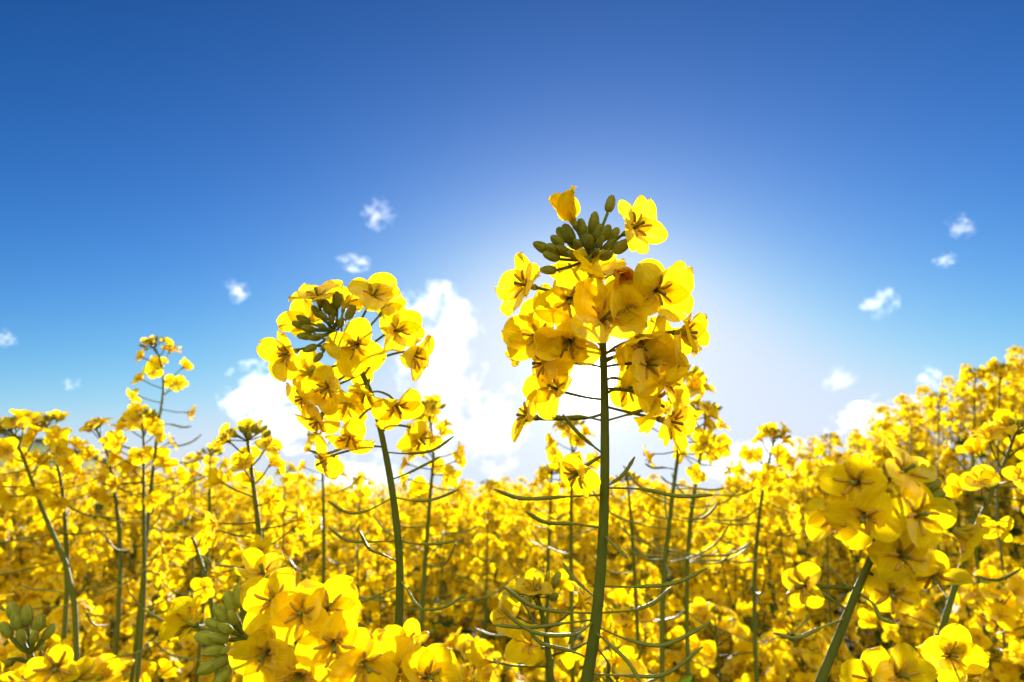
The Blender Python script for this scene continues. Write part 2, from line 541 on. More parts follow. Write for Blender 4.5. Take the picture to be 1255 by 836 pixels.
def hero_plant(label, depth, stem_px, r0, r1, flowers, buds, budc, pods, seed, leaves=4, tail=(0, .04), fs=1.0, wild=0.0, bd=.45, bud_mat=None):
    rng = random.Random(seed); r0 *= fs; r1 *= fs
    vis = [at(x, y, depth + (0 if len(q) == 0 else q[0])) for (x, y, *q) in stem_px]
    P = stem_path(vis, tail[0], tail[1], 90)
    root = P[0] + Vector((0, 0, .01))
    plant = empty('rapeseed_plant', root)
    tag(plant, label, 'flowering plant', HERO_GROUP)
    stem_part(plant, root, P, r0, r1)
    def near(py):
        """point on the stem whose photo height is py"""
        best = min(P, key=lambda p: abs(418 - FPX * ((p - C0).dot(CU) / max(.01, (p - C0).dot(CF))) - py))
        return best
    for f in flowers:
        px, py, dd, ar, au, at_, roll, sc, op = f[:9]
        bpy_ = f[9] if len(f) > 9 else py + 28
        o = at(px, py, depth - dd * fs / 1000)
        ar += rng.uniform(-wild, wild); au += rng.uniform(-wild, wild); op += rng.uniform(-20, 15) * wild
        hero_flower(plant, root, o, cdir(ar, au, at_), R_(roll), sc * fs, op, near(bpy_), rng, droop=(30 if op > 85 else 0), mat=(FADED if (len(f) > 10 and f[10]) else None))
    bc = at(*budc[:2], depth)
    for b in buds:
        px, py, dd, sz = b
        o = at(px, py, depth - dd * bd * fs / 1000)
        ax = (o - bc)
        ax = ax.normalized() + CU * .25 - CF * rng.uniform(-.1, .3)
        base = bc + (o - bc) * .12
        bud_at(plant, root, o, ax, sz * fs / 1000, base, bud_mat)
    for pd in pods:
        pts_ = [at(x, y, depth - (q[0] / 1000 if q else 0)) for (x, y, *q) in pd]
        pts_[0] = near(pd[0][1])
        pod_curve(plant, root, pts_, .00062 * fs)
    for k in range(leaves):
        z = root.z + (vis[0].z - root.z) * rng.uniform(.3, .85)
        b = MB()
        a = rng.uniform(0, 6.28)
        s = min(P, key=lambda p: abs(p.z - z))
        leaf_blade(b, s - root, (math.cos(a), math.sin(a), .5), (0, 0, 1), rng.uniform(.07, .14), rng.uniform(.025, .045), rng)
        b.build('leaf', LEAF, plant)
    return plant

# ---- the tall plant in front of the sun
hero_plant('tall sharp rapeseed plant in front of the sun, its thick stem beside the sun', .20,
    [(716, 850), (728, 780), (737, 690), (741, 600), (741, 490), (739, 430), (737, 375), (731, 335), (722, 308)], .0021, .0010,
    [   # px, py, nearer mm, axis right/up/toward, roll, scale, opening, attach py
        (705, 277, 3, -.40, .85, .15, 20, .92, 20, 318),
        (767, 286, 4, .45, .38, .72, 30, 1.06, 64, 330),
        (800, 354, 8, .38, .00, .90, 5, 1.12, 74, 375),
        (655, 352, 4, -.70, .15, .62, 30, 1.00, 70, 372),
        (698, 366, 7, -.25, .10, .90, 50, 1.06, 72, 380),
        (733, 398, 8, .10, .42, .80, 8, 1.30, 72, 424),
        (709, 424, -8, -.3, .1, .7, 20, 1.0, 74, 440),
        (761, 432, -5, .3, .1, .6, 40, 1.05, 74, 446),
        (807, 470, 2, .5, -.1, .6, 10, .95, 76, 478),
        (665, 414, 5, -.62, -.05, .70, 12, 1.00, 74, 432),
        (786, 446, 7, .22, -.18, .90, 44, 1.06, 72, 452),
        (827, 408, 0, .82, .12, .40, 20, .95, 66, 436),
        (685, 478, 2, -.62, -.20, .50, 40, .92, 76, 492),
        (657, 512, 0, -.92, -.05, .28, 48, .86, 84, 511),
        (809, 514, 3, .62, -.25, .62, 60, 1.00, 78, 500),
        (715, 574, 5, -.55, -.30, .66, 15, .90, 92, 553),
        (755, 336, 7, .10, -.15, .90, 10, .62, 14, 350, 1),
        (769, 372, -12, .35, .10, -.80, 30, 1.0, 70, 395),
        (676, 384, -12, -.50, .20, -.70, 10, .95, 70, 400),
        (804, 424, -10, .60, .05, -.70, 35, .95, 72, 440),
        (652, 424, -8, -.8, .1, -.4, 0, .85, 72, 436),
        (765, 470, -9, .3, -.3, -.6, 35, .9, 72, 470),
        (705, 344, -12, -.2, .5, -.6, 15, .9, 62, 372),
        (754, 402, -10, .3, .3, -.5, 35, .9, 66, 425),
        (724, 348, 4, -.1, .75, .4, 20, .9, 66, 378),
        (758, 372, 9, .35, -.45, .6, 10, .95, 84, 392),
        (676, 445, 3, -.75, -.35, .35, 30, .92, 88, 452),
        (700, 412, 9, -.35, -.6, .45, 10, .95, 84, 425),
        (779, 408, 10, .45, -.5, .5, 35, .95, 86, 420),
        (812, 440, 4, .85, -.2, .2, 5, .95, 82, 446),
        (790, 486, 4, .55, -.65, .35, 25, .9, 92, 480),
    ],
    [(664, 303, 4, 3.4), (683, 296, 6, 3.0), (697, 286, 2, 3.6), (713, 280, 5, 3.4), (728, 273, 0, 3.8), (742, 286, 4, 3.2), (735, 297, 8, 2.4),
     (762, 302, 6, 3.8), (743, 314, 8, 2.8), (719, 319, 9, 3.0), (702, 312, 10, 2.8), (672, 331, 4, 3.0), (711, 334, 8, 2.6), (690, 306, 10, 2.6),
     (676, 314, 7, 3.2), (722, 297, 11, 2.8), (708, 300, 12, 2.6), (732, 285, 2, 3.2), (716, 292, 4, 3.2), (690, 288, -2, 3.2), (678, 305, 8, 2.8), (748, 300, 4, 2.8), (752, 288, -4, 3.0), (730, 310, 12, 2.0), (748, 250, -6, 3.2), (700, 296, -6, 3.2), (720, 288, -8, 3.2)],
    (722, 318),
    [[(741, 603), (690, 609, 2), (640, 611, 4), (606, 600, 8)], [(741, 597), (790, 600, 2), (830, 608, 3), (873, 607, 2)],
     [(740, 645), (700, 642, 6), (668, 640, 10), (644, 627, 14)], [(740, 652), (752, 668, 6), (762, 677, 9), (769, 684, 12)],
     [(738, 719), (780, 719, 2), (825, 715, 3), (866, 697, 2)], [(733, 752), (690, 750, 4), (650, 742, 8), (617, 719, 12)],
     [(734, 755), (775, 748, 0), (802, 738, -4), (823, 720, -6)], [(728, 760), (705, 777, 5), (655, 775, 9), (614, 747, 10)],
     [(727, 762), (690, 764, -5), (650, 769, -9), (604, 766, -12)], [(729, 770), (770, 784, 4), (815, 790, 6), (871, 763, 6)],
     [(727, 773), (745, 788, 9), (770, 812, 14), (787, 840, 18)], [(722, 826), (770, 828, 2), (815, 826, 4), (861, 793, 4)],
     [(722, 806), (700, 798, 3), (665, 789, 5), (648, 773, 4)], [(741, 600), (750, 592, -3), (765, 580, -5), (778, 560, -6)],
     [(741, 512), (715, 511, 0), (690, 512, 0), (678, 510, 0)], [(740, 560), (725, 545, 4), (708, 530, 8), (690, 508, 10)],
     [(741, 512), (770, 508, 0), (790, 502, 0), (800, 498, 0)], [(735, 735), (715, 720, -8), (700, 705, -14), (690, 690, -18)],
     [(730, 790), (745, 812, -5), (745, 828, -8), (742, 845, -8)]],
    11, fs=.95, wild=.38)

# ---- the bent plant left of it
hero_plant('bent rapeseed plant with a drooping flower head, left of the plant before the sun', .26,
    [(485, 850), (488, 780), (490, 700), (484, 625), (471, 548), (456, 488), (440, 450), (420, 418), (404, 402)], .0021, .0010,
    [
        (392, 374, 3, -.35, .75, .45, 10, 1.08, 66, 415),
        (454, 370, 4, .25, .70, .60, 35, 1.13, 68, 425),
        (439, 421, 9, .05, -.05, .98, 40, 1.17, 74, 440),
        (482, 406, 5, .55, .15, .75, 12, 1.13, 74, 445),
        (500, 434, 2, .75, -.35, .45, 40, 1.03, 84, 460),
        (363, 430, 3, -.75, -.05, .62, 15, 1.13, 74, 425),
        (409, 470, 8, -.20, -.35, .90, 30, 1.17, 76, 450),
        (383, 484, 3, -.60, -.45, .50, 5, 1.03, 82, 458),
        (450, 474, 2, .10, -.60, .50, 25, 1.03, 84, 470),
        (395, 508, 4, -.35, -.70, .45, 12, 0.97, 96, 478),
        (482, 492, 3, .50, -.35, .65, 40, 1.08, 84, 480),
        (432, 528, 5, -.25, -.60, .60, 22, 1.03, 98, 500),
        (508, 530, 2, .70, -.45, .45, 10, 0.99, 98, 530),
        (407, 560, 4, -.60, -.40, .55, 35, 0.99, 98, 548),
        (380, 402, -10, -.7, .3, -.5, 15, 1.08, 70, 420),
        (421, 380, -10, -.1, .8, -.4, 40, 1.08, 70, 420),
        (467, 385, -12, .4, .5, -.6, 20, 1.08, 70, 430),
        (384, 455, -8, -.6, -.2, -.4, 45, 1.08, 74, 440),
        (430, 448, -10, 0, 0, -.9, 20, 1.08, 74, 445),
        (426, 490, -6, -.2, -.4, -.6, 20, 1.08, 74, 470),
    ],
    [(372, 392, 6, 3.6), (378, 403, 9, 3.4), (386, 414, 9, 3.0), (380, 427, 9, 3.4), (400, 376, 6, 3.6), (413, 368, 4, 4.2), (430, 383, 6, 3.8),
     (396, 388, 11, 3.0), (390, 438, 8, 2.8), (374, 412, 3, 3.6), (406, 392, 12, 2.6), (394, 400, 13, 2.6), (418, 395, 8, 3.2), (398, 425, 12, 2.8), (366, 398, 0, 3.4), (388, 382, 2, 3.4),
     (408, 380, 0, 3.4), (392, 412, 14, 2.4)],
    (412, 405),
    [[(471, 553), (500, 556, 2), (530, 552, 3), (556, 535, 4)], [(462, 545), (430, 547, 2), (400, 556, 2), (377, 552, 3)],
     [(482, 612), (450, 626, 3), (425, 628, 4), (402, 614, 6)], [(484, 612), (510, 614, 2), (535, 611, 2), (562, 600, 2)],
     [(489, 665), (455, 664, 4), (425, 662, 6), (403, 647, 8)], [(489, 664), (515, 667, 1), (540, 666, 0), (562, 662, -2)],
     [(488, 745), (520, 747, 3), (545, 744, 6), (575, 726, 8)], [(490, 710), (500, 725, 8), (508, 738, 14), (517, 746, 18)],
     [(489, 720), (462, 730, 2), (440, 738, 4), (418, 735, 6)], [(478, 590), (500, 580, -8), (520, 570, -12), (540, 560, -14)],
     [(490, 690), (470, 680, 8), (452, 672, 12), (440, 650, 16)], [(487, 780), (470, 782, 2), (445, 786, 6), (425, 776, 8)]],
    23, fs=.92, wild=.25)

# ---- the big low head in the bottom left
hero_plant('low rapeseed flower head with large petals and green buds, below the bent plant', .165,
    [(452, 850), (405, 828), (372, 812), (340, 792), (300, 778)], .0026, .0012,
    [
        (340, 738, 2, .05, .45, .85, 20, 0.86, 72, 800),
        (332, 795, 4, -.05, .05, .97, 40, 0.90, 76, 810),
        (400, 748, 0, .35, .50, .70, 10, 0.93, 70, 820),
        (410, 785, 8, .25, .05, .92, 35, 0.90, 76, 825),
        (372, 752, 6, .10, .35, .85, 0, 0.82, 72, 815),
        (440, 806, 6, .55, -.10, .75, 12, 0.95, 80, 830),
        (372, 818, 6, .0, -.25, .90, 25, 0.86, 80, 818),
        (325, 712, -6, -.10, .9, .30, 30, 0.73, 45, 795),
        (240, 766, -16, -.8, .25, -.3, 10, 0.86, 62, 790),
        (410, 815, -8, .3, -.1, -.5, 10, 0.90, 72, 826),
        (372, 775, -12, .1, .5, -.6, 40, 0.95, 70, 815),
    ],
    [(272, 752, 8, 3.4), (283, 738, 5, 3.5), (294, 730, 0, 3.6), (264, 766, 14, 3.2), (268, 782, 22, 3.0), (263, 797, 22, 3.2),
     (276, 770, 26, 2.6), (272, 810, 18, 3.0), (256, 818, 10, 3.5), (285, 757, 20, 2.6), (280, 796, 28, 2.4), (252, 782, 0, 3.3), (272, 831, 12, 3.7)],
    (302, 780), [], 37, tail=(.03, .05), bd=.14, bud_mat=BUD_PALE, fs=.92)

# ---- soft head on the right with a leaning stem
hero_plant('large leaning rapeseed flower head of the lower right, its stem slanting up to the right', .150,
    [(995, 860), (1020, 800), (1050, 725), (1076, 668), (1096, 632), (1118, 606)], .0016, .0009,
    [
        (1051, 591, 2, -.40, .50, .65, 20, 0.92, 72, 650),
        (1097, 584, 4, -.05, .55, .75, 40, 0.96, 72, 640),
        (1060, 629, 8, -.35, .05, .92, 15, 0.96, 76, 665),
        (1117, 631, 9, .15, .00, .95, 44, 0.98, 76, 660),
        (1032, 638, 3, -.80, -.05, .50, 10, 0.87, 76, 668),
        (1099, 679, 5, .10, -.45, .75, 20, 0.87, 86, 680),
        (1141, 694, 3, .45, -.45, .55, 35, 0.83, 94, 690),
        (1168, 649, 2, .80, .05, .45, 15, 0.87, 78, 655),
        (1094, 723, 4, .05, -.65, .60, 5, 0.79, 98, 700),
        (991, 719, 0, -.80, -.40, .35, 10, 0.74, 98, 720),
    ],
    [(1124, 580, 4, 3.8), (1134, 586, 2, 3.8), (1142, 596, 2, 3.4), (1146, 608, 3, 3.4), (1132, 600, 9, 3.0), (1120, 590, 8, 3.0), (1150, 620, 4, 3.2), (1112, 578, 0, 3.6), (1138, 612, 8, 2.8), (1128, 576, -4, 3.8)],
    (1116, 610),
    [[(1050, 725), (1070, 740, 4), (1080, 758, 6), (1098, 764, 8)], [(1035, 760), (1005, 770, 3), (975, 782, 4), (948, 776, 6)],
     [(1040, 748), (1020, 735, 3), (1008, 728, 4), (1000, 720, 4)]],
    41, tail=(-.03, .05), fs=.72, wild=.7)

# ---- blooms that only reach up over the lower edge
hero_plant('rapeseed plant whose ragged yellow flowers just reach above the bottom edge beside the low head', .175,
    [(520, 900), (515, 870), (508, 845), (500, 835)], .0024, .0012,
    [(492, 826, 4, -.35, .45, .70, 25, 0.80, 82, 850), (520, 828, 5, .4, .3, .75, 10, 0.80, 76, 850), (500, 800, -3, -.1, .85, .3, 35, 0.68, 60, 845),
     (532, 836, -3, .7, .3, .2, 15, 0.80, 76, 858)],
    [(505, 812, 6, 3.2), (511, 818, 8, 3.0)], (502, 836), [], 51, leaves=2)
hero_plant('rapeseed plant with big soft petals rising above the bottom edge below the leaning head', .17,
    [(1110, 920), (1105, 880), (1095, 850), (1090, 838)], .0024, .0012,
    [(1068, 834, 4, -.35, .45, .70, 25, 0.84, 78, 860), (1094, 826, 7, .1, .35, .9, 40, 0.88, 76, 855), (1116, 846, 2, .7, .25, .4, 15, 0.80, 76, 862)],
    [(1098, 812, -2, 3.2)], (1092, 838), [], 53, leaves=2, fs=.85)
hero_plant('rapeseed plant in the lower left corner with a fan of pale green buds', .150,
    [(40, 930), (46, 880), (42, 830), (36, 800)], .0024, .0012,
    [(70, 815, 4, .45, .10, .85, 25, 0.80, 76, 840), (12, 812, 2, -.5, -.05, .8, 10, 0.80, 78, 838), (88, 828, 0, .7, -.2, .5, 30, 0.76, 84, 850), (30, 832, 7, -.1, -.3, .9, 45, 0.84, 78, 848)],
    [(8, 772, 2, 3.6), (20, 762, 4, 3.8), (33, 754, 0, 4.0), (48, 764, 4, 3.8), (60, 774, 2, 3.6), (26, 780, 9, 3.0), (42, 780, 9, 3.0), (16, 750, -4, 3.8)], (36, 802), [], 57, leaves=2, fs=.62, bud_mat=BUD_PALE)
hero_plant('single pair of soft rapeseed petals low on the right, under the leaning stem', .23,
    [(1168, 930), (1165, 870), (1160, 830), (1157, 812)], .0022, .0010,
    [(1157, 802, 4, -.05, .35, .9, 40, 1.0, 76, 830), (1172, 826, 0, .5, -.1, .6, 20, .95, 86, 845)],
    [(1150, 786, 0, 3.0), (1160, 784, -2, 3.0)], (1157, 806), [], 59, leaves=2)

# ------------------------------------------------------------------ generated racemes
def simple_flower(mb, M, s, rng, lod, wilt=False):
    """materials: 0 petal, 1 anther, 2 stem"""
    nu, nv = {0: (9, 5), 1: (5, 3), 2: (3, 2)}[lod]
    L, W = .0132 * s, .0100 * s
    op = rng.uniform(84, 110) if wilt else rng.uniform(62, 82)
    for a in petal_angles(rng, .2):
        Mp = M @ Matrix.Rotation(a, 4, 'Z') @ Matrix.Translation((.0006, 0, 0))
        petal(mb, Mp, L * rng.uniform(.88, 1.08), W * rng.uniform(.8, 1.05) * (.75 if wilt else 1), op + rng.uniform(-18, 18), rng.uniform(-.1, .4), rng, nu, nv, 0, ruffle=rng.uniform(.8, 2.0), curl=rng.uniform(-10, 40))
    if lod == 0:
        for k in range(6):
            stamen(mb, M, k * 1.047 + rng.uniform(-.2, .2), s * .0062, s * rng.uniform(.001, .0028), rng, 1, 1, 4)
    else:
        ellipsoid(mb, M @ Matrix.Translation((0, 0, .004 * s)), .0011 * s, .0011 * s, .0030 * s, 5, 4, 1)

def raceme(rng, nf, lod, s=1.0, nb=16, npods=8, podspan=.16, openf=1.0):
    """axis +Z, top of the rachis at the origin. Returns a list of flower builders, a bud builder, a list of pod builders and the rachis depth"""
    flowers, pods = [], []
    buds = MB()
    head = .014 + .0026 * nf * openf
    seg = {0: 7, 1: 5, 2: 4}[lod]
    g0 = rng.uniform(0, 6.28)
    for i in range(nf):
        t = (i + .5) / nf
        z = -.006 - t * head + rng.uniform(-.002, .002)
        a = g0 + i * 2.39996 + rng.uniform(-.3, .3)
        el = R_(62 - 62 * t ** .8 + rng.uniform(-14, 14))
        pl = (.010 + .013 * min(1, t * 1.6)) * s * rng.uniform(.85, 1.2)
        d = Vector((math.cos(a) * math.cos(el), math.sin(a) * math.cos(el), math.sin(el)))
        b = Vector((0, 0, z - .004))
        tip = b + d * pl
        wilt = t > .8 and rng.random() < .6
        ax = d + Vector((rng.uniform(-.3, .3), rng.uniform(-.3, .3), rng.uniform(-.35, .25) - (.3 if wilt else 0)))
        fb = MB()
        tube(fb, [b, b + d * pl * .6 - Vector((0, 0, .001)), tip], .0005 * s, seg - 1 if seg > 4 else 3, 2)
        simple_flower(fb, frame(ax, tip, rng.uniform(0, 6.28)), s * rng.uniform(.88, 1.1), rng, lod, wilt)
        flowers.append(fb)
    for i in range(nb):
        th = R_(10 + 78 * ((i + .5) / nb) ** .6); a = i * 2.39996
        r = (.006 + .007 * ((i + .5) / nb)) * s
        d = Vector((math.cos(a) * math.sin(th), math.sin(a) * math.sin(th), math.cos(th)))
        o = Vector((0, 0, -.004)) + d * r
        sz = (.0022 + .0014 * i / nb) * s
        if lod < 2: tube(buds, [Vector((0, 0, -.006)), o], .0004, 3, 0)
        ellipsoid(buds, frame(d + Vector((0, 0, .5)), o), sz * .5, sz * .5, sz, {0: 8, 1: 6, 2: 4}[lod], {0: 6, 1: 4, 2: 3}[lod], 1)
    for i in range(npods):
        t = (i + .5) / npods
        z = -.006 - head - .012 - t * podspan + rng.uniform(-.004, .004)
        a = g0 + 1 + i * 2.39996 + rng.uniform(-.4, .4)
        d = Vector((math.cos(a), math.sin(a), 0))
        ln = rng.uniform(.045, .075) * s * (.75 + .4 * t)
        upk = rng.uniform(.1, .45)
        pb = MB()
        P = spline([Vector((0, 0, z)), Vector((0, 0, z)) + d * ln * .4 + Vector((0, 0, ln * .05)), Vector((0, 0, z)) + d * ln * .75 + Vector((0, 0, ln * upk * .4)), Vector((0, 0, z)) + d * ln + Vector((0, 0, ln * upk))], 8 if lod < 2 else 4)
        tube(pb, P, [.0005] * 3 + [.0009] * (len(P) - 4) + [.0005], {0: 6, 1: 4, 2: 3}[lod])
        pods.append(pb)
    return flowers, buds, pods, head

FL_MATS = [PETAL, ANTHER, STEM]

def mid_plant(label, depth, path, nf=14, s=1.0, seed=0, lod=0, npods=10, podspan=.16, stem_r=.0018, openf=1.0, tail=(0, .02), nb=16):
    """path: photo points of the stem from the lowest seen to the top"""
    rng = random.Random(seed)
    vis = [at(x, y, depth) for x, y in path]
    P = stem_path(vis, tail[0], tail[1], 60)
    root = P[0] + Vector((0, 0, .01))
    plant = empty('rapeseed_plant', root)
    tag(plant, label, 'flowering plant', HERO_GROUP)
    stem_part(plant, root, P, stem_r * 1.1, stem_r * .5)
    flowers, buds, pods, head = raceme(rng, nf, lod, s, nb=nb, npods=npods, podspan=podspan, openf=openf)
    # bend the raceme along the stem: each piece is moved to the stem point at its own distance below the top
    L = [0.0]
    for a, b in zip(P[::-1], P[::-1][1:]): L.append(L[-1] + (a - b).length)
    PR = P[::-1]
    def place(mb):
        z = -min(mb.v[0][:, 2].max(), 0)
        z = max(0, -float(mb.v[0][0, 2]))
        i = min(range(len(L)), key=lambda k: abs(L[k] - z))
        ax = (PR[max(0, i - 2)] - PR[min(len(PR) - 1, i + 2)])
        M = frame(ax, PR[i] - root, 0) @ Matrix.Translation((0, 0, z))
        out = MB(); out.merge(mb, M); return out
    for f in flowers: place(f).build('flower', FL_MATS, plant)
    place(buds).build('bud_cluster', [STEM, BUD], plant)
    for p in pods: place(p).build('seed_pod', POD, plant)
    for k in range(3):
        z = root.z + (vis[0].z - root.z) * rng.uniform(.35, .9)
        q = min(P, key=lambda p: abs(p.z - z)); a = rng.uniform(0, 6.28)
        b = MB(); leaf_blade(b, q - root, (math.cos(a), math.sin(a), .6), (0, 0, 1), rng.uniform(.06, .12), rng.uniform(.02, .04), rng)
        b.build('leaf', LEAF, plant)
    return plant

mid_plant('thin rapeseed plant rising highest on the left, small head over many bare pods', .62,
    [(176, 700), (183, 620), (193, 530), (200, 480), (197, 445), (187, 420)], 13, 1.0, 101, npods=16, podspan=.12, openf=1.5)
mid_plant('rapeseed plant with wide flower head, close against the highest thin plant', .60,
    [(177, 700), (176, 600), (176, 540), (172, 508)], 18, 1.1, 102, npods=4, openf=1.2)
mid_plant('dark stemmed rapeseed plant with broad head, between tall left pair and bent plant', .40,
    [(322, 705), (316, 640), (308, 575), (302, 530)], 15, 1.05, 103, npods=6, podspan=.1, openf=1.5)
mid_plant('slim rapeseed plant with a thin head just left of the broad dark stemmed one', .75,
    [(256, 640), (257, 600), (258, 552)], 12, 1.0, 104, npods=5, openf=1.3)
mid_plant('blurred rapeseed plant just right of the bent plant, its head level with the drooping flowers', .55,
    [(521, 690), (527, 610), (531, 550), (524, 497)], 20, 1.05, 105, npods=8, podspan=.1)
mid_plant('slender rapeseed plant behind the bent plant with its head under the drooping flowers', .72,
    [(397, 660), (396, 600), (394, 555), (388, 528)], 10, .9, 106, npods=9, openf=1.4)
mid_plant('rapeseed plant just right of the plant before the sun, its head behind the sunlit flowers', .50,
    [(815, 690), (824, 610), (832, 545), (838, 452)], 18, 1.0, 107, npods=10, podspan=.1)
mid_plant('leaning rapeseed plant with rows of bare curved pods, second stem right of the sun', .58,
    [(846, 640), (853, 590), (863, 530), (864, 497)], 15, 1.0, 108, npods=18, podspan=.1)
mid_plant('pale slight rapeseed plant close behind the flowers left of the sun', .60,
    [(700, 680), (700, 620), (702, 560), (697, 515)], 16, 1.0, 109, npods=6)
mid_plant('small rapeseed plant standing left of the thick stem with its head just below the sun', .66,
    [(672, 680), (674, 640), (676, 575)], 15, 1.0, 110, npods=5)
mid_plant('small rapeseed plant seen between the thick stem and the pods right of it', .66,
    [(775, 660), (772, 620), (768, 582)], 12, .9, 111, npods=5)
mid_plant('lone rapeseed plant rising above the skyline between the sun and the leaning head', .62,
    [(926, 680), (932, 620), (942, 568), (951, 530)], 18, 1.05, 112, npods=5)
mid_plant('rapeseed plant leaning in at the left edge with a dense head over the crop', .52,
    [(80, 690), (50, 620), (28, 560), (10, 520)], 16, 1.1, 113, npods=5)
mid_plant('rapeseed plant second from the left edge, its crooked stem carrying a loose head', .58,
    [(82, 680), (76, 600), (66, 555), (55, 515)], 16, 1.1, 114, npods=4, openf=1.4)
mid_plant('rapeseed plant with narrow bowed head, just left of the tall left pair', .62,
    [(146, 650), (140, 600), (131, 555), (115, 520)], 14, 1.0, 115, npods=6, openf=1.3)
mid_plant('rapeseed plant with a long green stem slanting up at the right edge', .42,
    [(1155, 770), (1180, 690), (1208, 620), (1232, 565), (1248, 520)], 18, 1.1, 116, npods=8)
mid_plant('tall rapeseed plant at the right edge with a head up against the sky', .95,
    [(1222, 610), (1224, 520), (1226, 448)], 18, 1.1, 117, npods=6)
mid_plant('rapeseed plant with spire like head on the skyline near the right edge', 1.0,
    [(1192, 620), (1194, 520), (1195, 455)], 16, 1.1, 118, npods=6, openf=1.5)
mid_plant('rapeseed plant with bare branched stem in the crop below the tall left pair', .50,
    [(262, 760), (255, 720), (240, 670), (228, 640)], 12, 1.0, 119, npods=8)
mid_plant('rapeseed plant with a large yellow head in the crop just left of the thick stem', .30,
    [(676, 850), (672, 800), (664, 752), (655, 718)], 11, 1.1, 120, npods=4, podspan=.06)

for k, (px, top, d, lab) in enumerate([
    (1018, 533, 1.1, 'thin rapeseed stalk with tiny head, first clear spire right of the dark headed plant'),
    (1052, 548, 1.2, 'slight rapeseed spire on the skyline over the left side of the leaning head'),
    (1085, 520, 1.1, 'rapeseed spire on the skyline directly above the leaning head'),
    (1118, 498, 1.15, 'rapeseed spire on the rising skyline just right of the leaning head'),
    (1152, 482, 1.1, 'rapeseed stalk with a pointed head on the rising skyline toward the right edge'),
    (992, 560, 1.3, 'faint small rapeseed spire between the dark headed lone plant and the clear thin stalk'),
    (905, 575, 1.2, 'faint small rapeseed spire close to the left of the dark headed lone plant'),
    (600, 590, 1.0, 'small rapeseed spire on the skyline halfway between the two main stems'),
    (240, 560, 1.0, 'small rapeseed spire on the skyline right of the tall left pair'),
    (442, 585, 1.0, 'small rapeseed spire on the skyline just left of the bent stem'),
    (350, 575, .95, 'small rapeseed spire on the skyline right of the dark stemmed plant')]):
    mid_plant(lab, d, [(px - 4, top + 150), (px - 3, top + 80), (px, top)], 10 + k % 4, 1.05, 140 + k, lod=1, npods=7, podspan=.12, openf=1.5, stem_r=.0016, nb=12)

# ------------------------------------------------------------------ field plants (built once, copied)
def field_proto(seed, lod):
    """returns dict of builders in plant space (origin at the ground, 1.2 m tall)"""
    rng = random.Random(seed)
    Hp = 1.2
    stem = MB(); leaves = []; heads = []
    top = Vector((rng.uniform(-.05, .05), rng.uniform(-.05, .05), Hp))
    main = spline([Vector((0, 0, -.02)), Vector((top.x * .2, top.y * .2, .5)), Vector((top.x * .6, top.y * .6, .9)), top], 12)
    n_side = {0: 7, 1: 7, 2: 6}[lod]
    nseg = {0: 7, 1: 5, 2: 3}[lod]
    tube(stem, main, [.0045 - .0035 * (i / 12) for i in range(13)], nseg)
    tips = [(top, (main[-1] - main[-3]).normalized())]
    for k in range(n_side):
        a = k * 2.39996 + rng.uniform(-.5, .5)
        zb = Hp * rng.uniform(.50, .82)
        i = min(range(13), key=lambda q: abs(main[q].z - zb))
        b = main[i]
        zt = Hp - (.02 + .30 * rng.random() ** 1.1)
        ln = max(.1, zt - b.z)
        r = rng.uniform(.05, .17)
        t = Vector((b.x + math.cos(a) * r, b.y + math.sin(a) * r, zt))
        mid = Vector((b.x + math.cos(a) * r * .65, b.y + math.sin(a) * r * .65, b.z + ln * .42))
        P = spline([b, mid, t], 7)
        tube(stem, P, [.0026 - .0016 * (q / 7) for q in range(8)], max(3, nseg - 1))
        tips.append((t, (P[-1] - P[-3]).normalized()))
        lb = MB(); leaf_blade(lb, b, (math.cos(a), math.sin(a), .8), (0, 0, 1), rng.uniform(.07, .15), rng.uniform(.02, .045), rng, 0, 5, 2); leaves.append(lb)
    for k in range(5 if lod < 2 else 3):
        a = rng.uniform(0, 6.28); q = main[rng.randint(3, 7)]
        lb = MB(); leaf_blade(lb, q, (math.cos(a), math.sin(a), .35), (0, 0, 1), rng.uniform(.12, .22), rng.uniform(.04, .075), rng, 0, 6, 2); leaves.append(lb)
    for t, ax in tips:
        nf = {0: rng.randint(15, 22), 1: rng.randint(15, 22), 2: rng.randint(13, 18)}[lod]
        fl, bu, po, head = raceme(rng, nf, lod, rng.uniform(1.25, 1.6), nb={0: 12, 1: 8, 2: 4}[lod], npods={0: 7, 1: 5, 2: 2}[lod], podspan=.12, openf=rng.uniform(.6, 1.2))
        M = frame(ax + Vector((rng.uniform(-.15, .15), rng.uniform(-.15, .15), 0)), t, rng.uniform(0, 6.28))
        h = MB()
        for f in fl: h.merge(f, M)
        b2 = MB(); b2.merge(bu, M)
        for p in po: stem.merge(p, M)
        heads.append((h, b2))
    return stem, leaves, heads

def proto_objects(seed, lod):
    stem, leaves, heads = field_proto(seed, lod)
    d = {'stem': stem.mesh('stem', [STEM]), 'leaf': [], 'head': []}
    if lod == 0:
        d['leaf'] = [l.mesh('leaf', [LEAF]) for l in leaves]
    else:
        lb = MB()
        for l in leaves: lb.merge(l)
        d['leaf'] = [lb.mesh('foliage', [LEAF])]
    for h, b in heads:
        d['head'].append((h.mesh('flower_cluster', FL_MATS), b.mesh('bud_cluster', [STEM, BUD])))
    return d

PROTO0 = [proto_objects(300 + i, 0) for i in range(5)]
PROTO1 = [proto_objects(400 + i, 1) for i in range(7)]

